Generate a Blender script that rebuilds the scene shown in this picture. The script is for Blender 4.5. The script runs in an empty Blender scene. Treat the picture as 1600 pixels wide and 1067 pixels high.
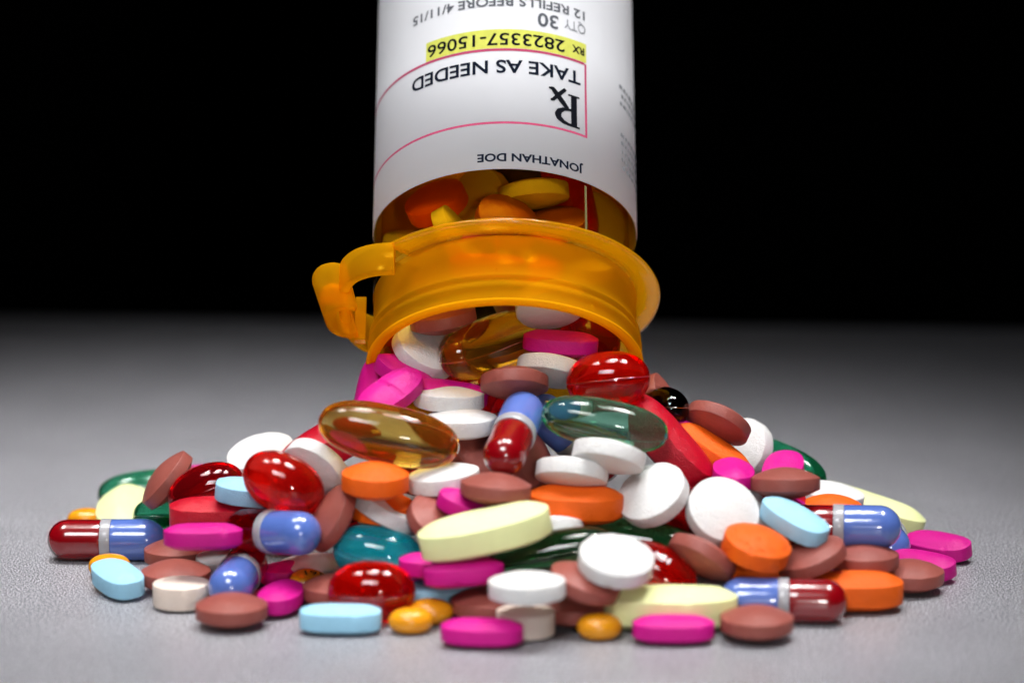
import bpy, bmesh, math, random
from mathutils import Vector, Matrix, Quaternion

sc = bpy.context.scene
C = sc.collection
MM = 0.001
R = math.radians

# ---------------------------------------------------------------- camera, world, lights, exposure
cam_d = bpy.data.cameras.new('camera')
cam_d.lens = 105.0; cam_d.sensor_width = 36.0
cam_d.clip_start = 0.02; cam_d.clip_end = 20.0
cam_d.dof.use_dof = True
cam_d.dof.focus_distance = 0.492
cam_d.dof.aperture_fstop = 10.5
cam_d.dof.aperture_blades = 0
cam = bpy.data.objects.new('camera', cam_d); C.objects.link(cam)
cam.location = (0.0, -0.486, 0.123)
cam.rotation_euler = (R(80), 0, 0)
sc.camera = cam

w = bpy.data.worlds.new('World'); sc.world = w; w.use_nodes = True
w.node_tree.nodes['Background'].inputs['Color'].default_value = (0.9, 0.95, 1.0, 1)
w.node_tree.nodes['Background'].inputs['Strength'].default_value = 0.0015

def area(name, loc, target, sx, sy, power, col=(1, 1, 1), spread=180):
    d = bpy.data.lights.new(name, 'AREA'); d.shape = 'RECTANGLE'; d.size = sx; d.size_y = sy
    d.energy = power; d.color = col; d.spread = R(spread)
    o = bpy.data.objects.new(name, d); C.objects.link(o)
    o.location = loc
    o.rotation_euler = (Vector(target)-Vector(loc)).to_track_quat('-Z', 'Y').to_euler()
    return o
# a bank of gridded softbox panels overhead in two rows, every panel turned towards the pile
for px in (-0.36, -0.06, 0.24):
    area('softbox_panel_rear', (px, 0.150, 0.85), (-0.05+px*0.25, 0.030, 0.0), 0.29, 0.11, 0.054, (1.0, 0.985, 0.97), 14)
    area('softbox_panel_front', (px, -0.030, 0.85), (-0.03+px*0.12, -0.046, 0.0), 0.29, 0.22, 0.084, (1.0, 0.985, 0.97), 21)
# an added weak fill light, unseen above the front, and a small low lamp beside the camera
area('added_fill_light', (-0.08, -0.36, 0.37), (0, -0.045, 0.02), 0.20, 0.14, 0.08, (0.97, 0.98, 1.0), 36)
area('low_lamp', (0.055, -0.50, 0.115), (0, 0, 0.02), 0.04, 0.04, 0.36, (1.0, 0.97, 0.95))

sc.view_settings.view_transform = 'Standard'
sc.view_settings.look = 'None'
sc.view_settings.exposure = 0.0
sc.view_settings.gamma = 1.0
sc.render.engine = 'CYCLES'
cy = sc.cycles
cy.use_denoising = True
try: cy.denoiser = 'OPENIMAGEDENOISE'
except Exception: pass
cy.max_bounces = 20; cy.transmission_bounces = 16; cy.glossy_bounces = 8; cy.diffuse_bounces = 6
cy.transparent_max_bounces = 32; cy.volume_bounces = 0
cy.caustics_refractive = True; cy.caustics_reflective = True
cy.blur_glossy = 0.4; cy.sample_clamp_indirect = 6.0

# ---------------------------------------------------------------- materials
def new_mat(name):
    m = bpy.data.materials.new(name); m.use_nodes = True
    nt = m.node_tree; nt.nodes.clear()
    out = nt.nodes.new('ShaderNodeOutputMaterial')
    return m, nt, out
def N(nt, t, **kw):
    n = nt.nodes.new(t)
    for k, v in kw.items():
        if k.startswith('i_'):
            n.inputs[k[2:].replace('_', ' ')].default_value = v
        else: setattr(n, k, v)
    return n
def L(nt, a, b): nt.links.new(a, b)
def rgba(c): return (c[0], c[1], c[2], 1.0)
def srgb(r, g, b):
    f = lambda v: (v/255/12.92) if v/255 <= 0.04045 else ((v/255+0.055)/1.055)**2.4
    return (f(r), f(g), f(b))

def tablet_mat(name, col, rough=0.5, bump=0.25, var=0.06, fleck=0.0, spec=0.4, sss=0.0, relief=None, pits=0.0):
    """pressed or film coated tablet: fine powder grain, faint mottling, optional relief stamped into the upper face"""
    m, nt, out = new_mat(name)
    b = N(nt, 'ShaderNodeBsdfPrincipled')
    b.inputs['Roughness'].default_value = rough
    b.inputs['Specular IOR Level'].default_value = spec
    if sss:
        b.inputs['Subsurface Weight'].default_value = sss
        b.inputs['Subsurface Radius'].default_value = (1.0, 0.9, 0.8)
        b.inputs['Subsurface Scale'].default_value = 0.0008
    tc = N(nt, 'ShaderNodeTexCoord'); oi = N(nt, 'ShaderNodeObjectInfo')
    add = N(nt, 'ShaderNodeVectorMath', operation='ADD')
    sca = N(nt, 'ShaderNodeVectorMath', operation='SCALE'); sca.inputs['Scale'].default_value = 0.3
    comb = N(nt, 'ShaderNodeCombineXYZ'); 
    for k in 'XYZ': L(nt, oi.outputs['Random'], comb.inputs[k])
    L(nt, comb.outputs[0], sca.inputs[0])
    L(nt, tc.outputs['Object'], add.inputs[0]); L(nt, sca.outputs[0], add.inputs[1])
    n1 = N(nt, 'ShaderNodeTexNoise', i_Scale=420.0, i_Detail=5.0, i_Roughness=0.65); L(nt, add.outputs[0], n1.inputs['Vector'])
    n2 = N(nt, 'ShaderNodeTexNoise', i_Scale=3600.0, i_Detail=3.0, i_Roughness=0.6); L(nt, add.outputs[0], n2.inputs['Vector'])
    mr = N(nt, 'ShaderNodeMapRange'); mr.inputs['From Min'].default_value = 0.25; mr.inputs['From Max'].default_value = 0.75
    mr.inputs['To Min'].default_value = 1-var; mr.inputs['To Max'].default_value = 1+var*0.6
    L(nt, n1.outputs['Fac'], mr.inputs['Value'])
    mr2 = N(nt, 'ShaderNodeMapRange'); mr2.inputs['To Min'].default_value = 0.94; mr2.inputs['To Max'].default_value = 1.05
    L(nt, oi.outputs['Random'], mr2.inputs['Value'])
    mu = N(nt, 'ShaderNodeMath', operation='MULTIPLY'); L(nt, mr.outputs[0], mu.inputs[0]); L(nt, mr2.outputs[0], mu.inputs[1])
    mc = N(nt, 'ShaderNodeVectorMath', operation='SCALE'); mc.inputs[0].default_value = col; L(nt, mu.outputs[0], mc.inputs['Scale'])
    colout = mc.outputs[0]
    if fleck:
        n3 = N(nt, 'ShaderNodeTexNoise', i_Scale=1500.0, i_Detail=2.0); L(nt, add.outputs[0], n3.inputs['Vector'])
        rp = N(nt, 'ShaderNodeValToRGB'); rp.color_ramp.elements[0].position = 0.62; rp.color_ramp.elements[1].position = 0.72
        L(nt, n3.outputs['Fac'], rp.inputs[0])
        mx = N(nt, 'ShaderNodeMix', data_type='RGBA'); mm = N(nt, 'ShaderNodeMath', operation='MULTIPLY'); mm.inputs[1].default_value = fleck
        L(nt, rp.outputs['Color'], mm.inputs[0]); L(nt, mm.outputs[0], mx.inputs['Factor'])
        L(nt, colout, mx.inputs['A']); mx.inputs['B'].default_value = rgba([c*0.6 for c in col])
        colout = mx.outputs['Result']
    L(nt, colout, b.inputs['Base Color'])
    h = N(nt, 'ShaderNodeMath', operation='MULTIPLY_ADD'); h.inputs[1].default_value = 1.0
    L(nt, n2.outputs['Fac'], h.inputs[0])
    ms = N(nt, 'ShaderNodeMath', operation='MULTIPLY'); ms.inputs[1].default_value = 1.6
    L(nt, n1.outputs['Fac'], ms.inputs[0]); L(nt, ms.outputs[0], h.inputs[2])
    bp = N(nt, 'ShaderNodeBump'); bp.inputs['Strength'].default_value = min(1.0, bump*1.9); bp.inputs['Distance'].default_value = 0.00016
    L(nt, h.outputs[0], bp.inputs['Height'])
    last = bp
    if pits:
        v = N(nt, 'ShaderNodeTexVoronoi', i_Scale=1100.0); L(nt, add.outputs[0], v.inputs['Vector'])
        r2 = N(nt, 'ShaderNodeMapRange'); r2.inputs['From Min'].default_value = 0.1; r2.inputs['From Max'].default_value = 0.4
        L(nt, v.outputs['Distance'], r2.inputs['Value'])
        msk = N(nt, 'ShaderNodeTexNoise', i_Scale=500.0); L(nt, add.outputs[0], msk.inputs['Vector'])
        rm = N(nt, 'ShaderNodeMapRange'); rm.inputs['From Min'].default_value = 0.5; rm.inputs['From Max'].default_value = 0.58
        L(nt, msk.outputs['Fac'], rm.inputs['Value'])
        mxx = N(nt, 'ShaderNodeMath', operation='MAXIMUM')
        inv = N(nt, 'ShaderNodeMath', operation='SUBTRACT'); inv.inputs[0].default_value = 1.0; L(nt, rm.outputs[0], inv.inputs[1])
        L(nt, inv.outputs[0], mxx.inputs[0]); L(nt, r2.outputs[0], mxx.inputs[1])
        bp2 = N(nt, 'ShaderNodeBump'); bp2.inputs['Strength'].default_value = pits; bp2.inputs['Distance'].default_value = 0.0003
        L(nt, mxx.outputs[0], bp2.inputs['Height']); L(nt, last.outputs[0], bp2.inputs['Normal']); last = bp2
    L(nt, last.outputs[0], b.inputs['Normal'])
    L(nt, b.outputs[0], out.inputs['Surface'])
    return m

def gel_mat(name, transmit, depth_mm, rough=0.02, glow=None, amount=0.0, ior=1.44):
    """clear gelatine shell and liquid: glass surface, TRANSMIT is the colour left after DEPTH_MM of filling"""
    m, nt, out = new_mat(name)
    g = N(nt, 'ShaderNodeBsdfPrincipled')
    g.inputs['Base Color'].default_value = (1, 1, 1, 1)
    g.inputs['Transmission Weight'].default_value = 1.0
    g.inputs['IOR'].default_value = ior
    g.inputs['Roughness'].default_value = rough
    tc = N(nt, 'ShaderNodeTexCoord')
    n = N(nt, 'ShaderNodeTexNoise', i_Scale=260.0, i_Detail=3.0); L(nt, tc.outputs['Object'], n.inputs['Vector'])
    bp = N(nt, 'ShaderNodeBump'); bp.inputs['Strength'].default_value = 0.05; bp.inputs['Distance'].default_value = 0.0006
    L(nt, n.outputs['Fac'], bp.inputs['Height']); L(nt, bp.outputs[0], g.inputs['Normal'])
    if glow:
        t1 = N(nt, 'ShaderNodeBsdfTranslucent'); t1.inputs['Color'].default_value = rgba(glow)
        t2 = N(nt, 'ShaderNodeBsdfPrincipled'); t2.inputs['Base Color'].default_value = rgba(glow); t2.inputs['Roughness'].default_value = 0.05
        tr = N(nt, 'ShaderNodeMixShader'); tr.inputs[0].default_value = 0.6; L(nt, t1.outputs[0], tr.inputs[1]); L(nt, t2.outputs[0], tr.inputs[2])
        mx = N(nt, 'ShaderNodeMixShader'); mx.inputs[0].default_value = amount
        L(nt, g.outputs[0], mx.inputs[1]); L(nt, tr.outputs[0], mx.inputs[2]); L(nt, mx.outputs[0], out.inputs['Surface'])
    else:
        L(nt, g.outputs[0], out.inputs['Surface'])
    # sigma_a = (1 - colour) * density
    sig = [-math.log(max(t, 1e-4))/(depth_mm*MM) for t in transmit]
    den = max(sig)
    va = N(nt, 'ShaderNodeVolumeAbsorption'); va.inputs['Color'].default_value = rgba([1-s/den for s in sig]); va.inputs['Density'].default_value = den
    L(nt, va.outputs[0], out.inputs['Volume'])
    return m

def gloss_mat(name, col, rough=0.12, coat=0.6, trans=0.0, bump=0.03):
    m, nt, out = new_mat(name)
    b = N(nt, 'ShaderNodeBsdfPrincipled'); b.inputs['Base Color'].default_value = rgba(col)
    b.inputs['Roughness'].default_value = rough+0.15; b.inputs['Coat Weight'].default_value = coat; b.inputs['Coat IOR'].default_value = 1.7; b.inputs['Coat Roughness'].default_value = rough*0.5
    b.inputs['Transmission Weight'].default_value = trans
    b.inputs['IOR'].default_value = 1.45
    tc = N(nt, 'ShaderNodeTexCoord'); n = N(nt, 'ShaderNodeTexNoise', i_Scale=350.0, i_Detail=4.0); L(nt, tc.outputs['Object'], n.inputs['Vector'])
    bp = N(nt, 'ShaderNodeBump'); bp.inputs['Strength'].default_value = bump; bp.inputs['Distance'].default_value = 0.0005
    L(nt, n.outputs['Fac'], bp.inputs['Height']); L(nt, bp.outputs[0], b.inputs['Normal']); L(nt, bp.outputs[0], b.inputs['Coat Normal'])
    mr = N(nt, 'ShaderNodeMapRange'); mr.inputs['To Min'].default_value = 0.93; mr.inputs['To Max'].default_value = 1.05; L(nt, n.outputs['Fac'], mr.inputs['Value'])
    mc = N(nt, 'ShaderNodeVectorMath', operation='SCALE'); mc.inputs[0].default_value = col; L(nt, mr.outputs[0], mc.inputs['Scale'])
    L(nt, mc.outputs[0], b.inputs['Base Color'])
    L(nt, b.outputs[0], out.inputs['Surface'])
    return m

def ink_mat(name, col, rough=0.8):
    m, nt, out = new_mat(name)
    b = N(nt, 'ShaderNodeBsdfPrincipled'); b.inputs['Roughness'].default_value = rough; b.inputs['Specular IOR Level'].default_value = 0.04
    tc = N(nt, 'ShaderNodeTexCoord'); n = N(nt, 'ShaderNodeTexNoise', i_Scale=900.0, i_Detail=3.0); L(nt, tc.outputs['Object'], n.inputs['Vector'])
    mr = N(nt, 'ShaderNodeMapRange'); mr.inputs['To Min'].default_value = 0.85; mr.inputs['To Max'].default_value = 1.15; L(nt, n.outputs['Fac'], mr.inputs['Value'])
    mc = N(nt, 'ShaderNodeVectorMath', operation='SCALE'); mc.inputs[0].default_value = col; L(nt, mr.outputs[0], mc.inputs['Scale'])
    L(nt, mc.outputs[0], b.inputs['Base Color'])
    L(nt, b.outputs[0], out.inputs['Surface'])
    return m

M = {}
M['brown'] = tablet_mat('brown_film_coat', srgb(148, 78, 69), 0.42, 0.22, 0.07, spec=0.35)
M['white'] = tablet_mat('white_pressed_powder', (0.73, 0.725, 0.72), 0.55, 0.5, 0.03, spec=0.3, sss=0.25)
M['cream'] = tablet_mat('cream_pressed_powder', srgb(244, 226, 212), 0.6, 0.5, 0.05, spec=0.25, sss=0.15)
M['magenta'] = tablet_mat('pink_film_coat', srgb(202, 10, 134), 0.5, 0.3, 0.05, spec=0.3)
M['magenta_score'] = M['magenta']
M['blue'] = tablet_mat('sky_blue_powder', srgb(158, 210, 236), 0.6, 0.4, 0.05, spec=0.25)
M['orange'] = tablet_mat('orange_film_coat', srgb(240, 98, 8), 0.5, 0.5, 0.06, spec=0.3)
M['orange_pit'] = tablet_mat('orange_film_coat_pitted', srgb(240, 98, 8), 0.5, 0.5, 0.06, spec=0.3, pits=0.9)
M['yellow'] = tablet_mat('pale_yellow_coat', srgb(234, 239, 176), 0.5, 0.2, 0.04, spec=0.3, sss=0.15)
M['red'] = tablet_mat('red_film_coat', srgb(190, 9, 38), 0.28, 0.5, 0.08, spec=0.4)
M['amberpill'] = tablet_mat('yellow_sugar_coat', srgb(226, 148, 20), 0.25, 0.05, 0.06, spec=0.5)
M['gel_amber'] = gel_mat('clear_amber_gelatine', (1.0, 0.70, 0.13), 11.0, glow=(1.0, 0.5, 0.05), amount=0.06, ior=1.38)
M['gel_green'] = gel_mat('clear_green_gelatine', (0.42, 0.93, 0.68), 9.0, glow=(0.1, 0.65, 0.42), amount=0.06, ior=1.38)
M['gel_deep'] = gel_mat('green_gelatine', (0.05, 0.45, 0.24), 7.0, glow=(0.02, 0.35, 0.15), amount=0.2)
M['gel_dark'] = gel_mat('dark_green_gelatine', (0.08, 0.36, 0.14), 7.0, glow=(0.02, 0.2, 0.05), amount=0.08)
M['gel_black'] = gel_mat('nearly_black_gelatine', (0.08, 0.04, 0.03), 5.0)
M['gel_red'] = gel_mat('clear_red_gelatine', (0.93, 0.025, 0.014), 8.0, glow=(0.82, 0.004, 0.002), amount=0.26)
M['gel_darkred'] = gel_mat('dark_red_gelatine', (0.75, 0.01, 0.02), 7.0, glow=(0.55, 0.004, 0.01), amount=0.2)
M['gel_teal'] = gel_mat('teal_gelatine', (0.12, 0.88, 0.95), 13.0, glow=(0.01, 0.70, 0.86), amount=0.38)
M['cap_blue'] = gloss_mat('blue_hard_gelatine', srgb(86, 114, 190), 0.08, 0.7)
M['cap_red'] = gloss_mat('maroon_hard_gelatine', srgb(132, 2, 13), 0.08, 0.7)
M['cap_clear'] = gel_mat('clear_pink_red_gelatine', (0.85, 0.04, 0.12), 7.0)
M['cap_band'] = gloss_mat('grey_gelatine_band', srgb(165, 165, 170), 0.2, 0.3)
M['ink_black'] = ink_mat('black_ink', (0.005, 0.006, 0.010))
M['ink_navy'] = ink_mat('dark_blue_black_ink', (0.006, 0.010, 0.022))
M['ink_grey'] = ink_mat('faded_grey_ink', (0.26, 0.27, 0.30))
M['ink_mid'] = ink_mat('grey_ink', (0.12, 0.13, 0.15))
M['ink_pink'] = ink_mat('pink_red_ink', srgb(190, 76, 112))
M['ink_yellow'] = ink_mat('yellow_marker_ink', srgb(214, 216, 100))
M['ink_white'] = ink_mat('white_ink', (0.85, 0.85, 0.85))

def table_mat():
    m, nt, out = new_mat('speckled_grey_laminate')
    b = N(nt, 'ShaderNodeBsdfPrincipled'); b.inputs['Roughness'].default_value = 0.36; b.inputs['Specular IOR Level'].default_value = 0.5
    tc = N(nt, 'ShaderNodeTexCoord')
    n1 = N(nt, 'ShaderNodeTexNoise', i_Scale=3500.0, i_Detail=2.0, i_Roughness=0.6); L(nt, tc.outputs['Object'], n1.inputs['Vector'])
    rp = N(nt, 'ShaderNodeValToRGB')
    e = rp.color_ramp.elements
    e[0].position = 0.43; e[0].color = (0.02, 0.021, 0.024, 1)
    e[1].position = 0.585; e[1].color = (0.74, 0.74, 0.80, 1)
    k = e.new(0.5); k.color = (0.168, 0.169, 0.183, 1)
    L(nt, n1.outputs['Fac'], rp.inputs[0])
    n2 = N(nt, 'ShaderNodeTexNoise', i_Scale=60.0, i_Detail=4.0); L(nt, tc.outputs['Object'], n2.inputs['Vector'])
    mr = N(nt, 'ShaderNodeMapRange'); mr.inputs['From Min'].default_value = 0.3; mr.inputs['From Max'].default_value = 0.7; mr.inputs['To Min'].default_value = 0.92; mr.inputs['To Max'].default_value = 1.06
    L(nt, n2.outputs['Fac'], mr.inputs['Value'])
    sc_ = N(nt, 'ShaderNodeVectorMath', operation='SCALE'); L(nt, rp.outputs['Color'], sc_.inputs[0]); L(nt, mr.outputs[0], sc_.inputs['Scale'])
    L(nt, sc_.outputs[0], b.inputs['Base Color'])
    bp = N(nt, 'ShaderNodeBump'); bp.inputs['Strength'].default_value = 0.25; bp.inputs['Distance'].default_value = 0.00007
    L(nt, n1.outputs['Fac'], bp.inputs['Height']); L(nt, bp.outputs[0], b.inputs['Normal'])
    L(nt, b.outputs[0], out.inputs['Surface'])
    return m
M['table'] = table_mat()

def amber_wall_mat():
    """thin clear amber wall: light goes straight through, tinted, with a gloss"""
    m, nt, out = new_mat('clear_amber_plastic')
    t = N(nt, 'ShaderNodeBsdfTransparent'); t.inputs['Color'].default_value = (0.935, 0.79, 0.27, 1)
    d = N(nt, 'ShaderNodeBsdfTranslucent'); d.inputs['Color'].default_value = (0.6, 0.34, 0.02, 1)
    g = N(nt, 'ShaderNodeBsdfGlossy'); g.inputs['Roughness'].default_value = 0.06
    fr = N(nt, 'ShaderNodeFresnel'); fr.inputs['IOR'].default_value = 1.4
    m1 = N(nt, 'ShaderNodeMixShader'); m1.inputs[0].default_value = 0.02
    L(nt, t.outputs[0], m1.inputs[1]); L(nt, d.outputs[0], m1.inputs[2])
    m2 = N(nt, 'ShaderNodeMixShader'); ge = N(nt, 'ShaderNodeNewGeometry'); inv = N(nt, 'ShaderNodeMath', operation='SUBTRACT'); inv.inputs[0].default_value = 1.0; L(nt, ge.outputs['Backfacing'], inv.inputs[1])
    fm = N(nt, 'ShaderNodeMath', operation='MULTIPLY'); L(nt, fr.outputs[0], fm.inputs[0]); L(nt, inv.outputs[0], fm.inputs[1]); L(nt, fm.outputs[0], m2.inputs[0]); L(nt, m1.outputs[0], m2.inputs[1]); L(nt, g.outputs[0], m2.inputs[2])
    L(nt, m2.outputs[0], out.inputs['Surface'])
    return m
M['amber_wall'] = amber_wall_mat()
def amber_neck_mat(name='frosted_amber_plastic', solid=0.35):
    """thicker, slightly frosted amber plastic"""
    m, nt, out = new_mat(name)
    t = N(nt, 'ShaderNodeBsdfTransparent'); t.inputs['Color'].default_value = (1.0, 0.78, 0.16, 1)
    d = N(nt, 'ShaderNodeBsdfTranslucent'); d.inputs['Color'].default_value = (1.0, 0.62, 0.012, 1)
    df = N(nt, 'ShaderNodeBsdfDiffuse'); df.inputs['Color'].default_value = (0.95, 0.50, 0.006, 1)
    md = N(nt, 'ShaderNodeMixShader'); md.inputs[0].default_value = 0.58; L(nt, d.outputs[0], md.inputs[1]); L(nt, df.outputs[0], md.inputs[2])
    m1 = N(nt, 'ShaderNodeMixShader'); m1.inputs[0].default_value = solid
    L(nt, t.outputs[0], m1.inputs[1]); L(nt, md.outputs[0], m1.inputs[2])
    g = N(nt, 'ShaderNodeBsdfGlossy'); g.inputs['Roughness'].default_value = 0.08
    fr = N(nt, 'ShaderNodeFresnel'); fr.inputs['IOR'].default_value = 1.45
    m2 = N(nt, 'ShaderNodeMixShader'); ge = N(nt, 'ShaderNodeNewGeometry'); inv = N(nt, 'ShaderNodeMath', operation='SUBTRACT'); inv.inputs[0].default_value = 1.0; L(nt, ge.outputs['Backfacing'], inv.inputs[1])
    fm = N(nt, 'ShaderNodeMath', operation='MULTIPLY'); L(nt, fr.outputs[0], fm.inputs[0]); L(nt, inv.outputs[0], fm.inputs[1]); L(nt, fm.outputs[0], m2.inputs[0]); L(nt, m1.outputs[0], m2.inputs[1]); L(nt, g.outputs[0], m2.inputs[2])
    L(nt, m2.outputs[0], out.inputs['Surface'])
    return m
M['amber_neck'] = amber_neck_mat()
M['amber_edge_glow'] = amber_neck_mat('painted_edge_glow_amber_plastic', 0.75)  # more solid amber, painting in the light that glows along the edges
def paper_mat():
    m, nt, out = new_mat('white_label_paper')
    b = N(nt, 'ShaderNodeBsdfPrincipled'); b.inputs['Roughness'].default_value = 0.8; b.inputs['Specular IOR Level'].default_value = 0.06
    tc = N(nt, 'ShaderNodeTexCoord'); n = N(nt, 'ShaderNodeTexNoise', i_Scale=120.0, i_Detail=5.0); L(nt, tc.outputs['Object'], n.inputs['Vector'])
    mr = N(nt, 'ShaderNodeMapRange'); mr.inputs['To Min'].default_value = 0.97; mr.inputs['To Max'].default_value = 1.02; L(nt, n.outputs['Fac'], mr.inputs['Value'])
    mc = N(nt, 'ShaderNodeVectorMath', operation='SCALE'); mc.inputs[0].default_value = (0.80, 0.81, 0.85); L(nt, mr.outputs[0], mc.inputs['Scale'])
    L(nt, mc.outputs[0], b.inputs['Base Color']); L(nt, b.outputs[0], out.inputs['Surface'])
    return m
M['paper'] = paper_mat()
M['painted_streak'] = gloss_mat('pale_painted_highlight', (0.20, 0.17, 0.07), 0.15, 0.6)  # pale colour standing in for a reflected highlight
def cloth_mat():
    m, nt, out = new_mat('black_backdrop_cloth')
    b = N(nt, 'ShaderNodeBsdfPrincipled'); b.inputs['Roughness'].default_value = 0.95; b.inputs['Specular IOR Level'].default_value = 0.05
    tc = N(nt, 'ShaderNodeTexCoord'); n = N(nt, 'ShaderNodeTexNoise', i_Scale=2.0, i_Detail=3.0); L(nt, tc.outputs['Object'], n.inputs['Vector'])
    mr = N(nt, 'ShaderNodeMapRange'); mr.inputs['To Min'].default_value = 0.5; mr.inputs['To Max'].default_value = 1.3; L(nt, n.outputs['Fac'], mr.inputs['Value'])
    mc = N(nt, 'ShaderNodeVectorMath', operation='SCALE'); mc.inputs[0].default_value = (0.010, 0.011, 0.012); L(nt, mr.outputs[0], mc.inputs['Scale'])
    L(nt, mc.outputs[0], b.inputs['Base Color']); L(nt, b.outputs[0], out.inputs['Surface'])
    return m
M['cloth'] = cloth_mat()

# ---------------------------------------------------------------- pill shapes (millimetres)
PI = math.pi
def se_pt(a, b, p, t):
    c, s = math.cos(t), math.sin(t)
    return (a*math.copysign(abs(c)**(2/p), c), b*math.copysign(abs(s)**(2/p), s))

def slab(a, b, p, band, dome, n=64, land=0.1, kd=9, bev=0.09):
    """a pressed tablet: outline a superellipse (half axes a, b, exponent p), a straight side band, a crisp edge and a domed face each side"""
    rows = []                                                   # (inset, z) from the rim inwards, upper half
    rows += [(0.0, 0.0), (0.0, band/2-bev*1.6), (bev*0.25, band/2-bev*0.5), (bev, band/2+0.02), (bev+land, band/2+0.05)]
    m = min(a, b)
    i0 = bev+land
    for k in range(1, kd+1):
        u = k/kd
        ins = i0+(m-i0)*(u**0.9)*0.999
        q = 1-(ins-i0)/(m-i0)
        rows.append((ins, band/2+0.05+dome*(1-q*q)))
    prof = [(i, -z) for i, z in reversed(rows[1:])]+rows
    V, F = [], []
    for ins, z in prof:
        f = (m-ins)/m
        aa, bb = (a-ins, b-ins) if p > 2.05 and abs(a-b) > 0.01 else (a*f, b*f)
        if bb < 0.02: bb = 0.02
        pp = p
        for k in range(n):
            x, y = se_pt(max(aa, 0.02), bb, pp, 2*PI*k/n)
            V.append((x, y, z))
    R = len(prof)
    for r in range(R-1):
        for k in range(n):
            k2 = (k+1) % n
            F.append((r*n+k, r*n+k2, (r+1)*n+k2, (r+1)*n+k))
    F.append(tuple(range(n-1, -1, -1)))
    F.append(tuple((R-1)*n+k for k in range(n)))
    return V, F

def revolve_x(prof, n=48, y_scale=1.0):
    """surface of revolution about X; prof: list of (x, r); ends with r = 0 become single points"""
    V, F, rings = [], [], []
    for x, r in prof:
        if r < 1e-6:
            rings.append([len(V)]); V.append((x, 0, 0))
        else:
            rings.append(list(range(len(V), len(V)+n)))
            for k in range(n):
                t = 2*PI*k/n
                V.append((x, r*math.cos(t)*y_scale, r*math.sin(t)))
    for A, B in zip(rings[:-1], rings[1:]):
        if len(A) == 1 and len(B) == 1: continue
        if len(A) == 1:
            for k in range(n): F.append((A[0], B[k], B[(k+1) % n]))
        elif len(B) == 1:
            for k in range(n): F.append((A[k], B[0], A[(k+1) % n]))
        else:
            for k in range(n): F.append((A[k], B[k], B[(k+1) % n], A[(k+1) % n]))
    return V, [tuple(reversed(f)) for f in F]

def gel_prof(hl, r, p, n=30):
    out = []
    for k in range(n+1):
        t = PI*k/n
        c, s = math.cos(t), math.sin(t)
        out.append((-hl*math.copysign(abs(c)**(2/p), c), r*abs(s)**(2/p) if 0 < k < n else 0.0))
    return out

KINDS = {
 # name: (type, dims)
 'brown_tablet':   ('T', (5.55, 5.55, 2.0, 2.0, 1.55)),
 'white_tablet':   ('T', (5.8, 5.8, 2.0, 2.45, 1.1)),
 'cream_tablet':   ('T', (4.45, 4.45, 2.0, 3.5, 0.4)),
 'orange_tablet':  ('T', (5.35, 5.1, 2.0, 2.7, 1.6)),
 'magenta_caplet': ('O', (6.2, 3.35, 2.5, 2.25, 0.95)),
 'blue_caplet':    ('O', (6.25, 3.3, 2.7, 2.7, 0.8)),
 'orange_caplet':  ('O', (7.5, 4.6, 2.4, 3.3, 1.45)),
 'yellow_caplet':  ('O', (10.3, 4.6, 2.25, 3.8, 1.5)),
 'red_caplet':     ('O', (8.7, 4.4, 2.8, 4.5, 1.2)),
 'coated_pill':    ('E', (3.45, 2.8, 1.95)),
 'amber_softgel':  ('S', (11.3, 4.75, 2.45)),
 'green_softgel':  ('S', (10.2, 4.0, 2.45)),
 'dark_softgel':   ('S', (10.2, 4.0, 2.45)),
 'red_softgel':    ('S', (6.8, 4.75, 2.15)),
 'teal_softgel':   ('S', (7.3, 4.6, 2.2)),
 'capsule':        ('C', (20.0, 3.5)),
}

# ---------------------------------------------------------------- mesh helpers
def mesh(name, V, F, mat, smooth=True, scale=MM):
    me = bpy.data.meshes.new(name)
    me.from_pydata([(x*scale, y*scale, z*scale) for x, y, z in V], [], F)
    me.validate(); me.update()
    if smooth:
        for p in me.polygons: p.use_smooth = True
    me.materials.append(mat)
    return me
def obj(name, me, parent=None):
    o = bpy.data.objects.new(name, me); C.objects.link(o)
    if parent is not None: o.parent = parent
    return o
def tag(o, label=None, cat=None, group=None, kind=None):
    if label: o['label'] = label
    if cat: o['category'] = cat
    if group: o['group'] = group
    if kind: o['kind'] = kind
    return o

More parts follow.
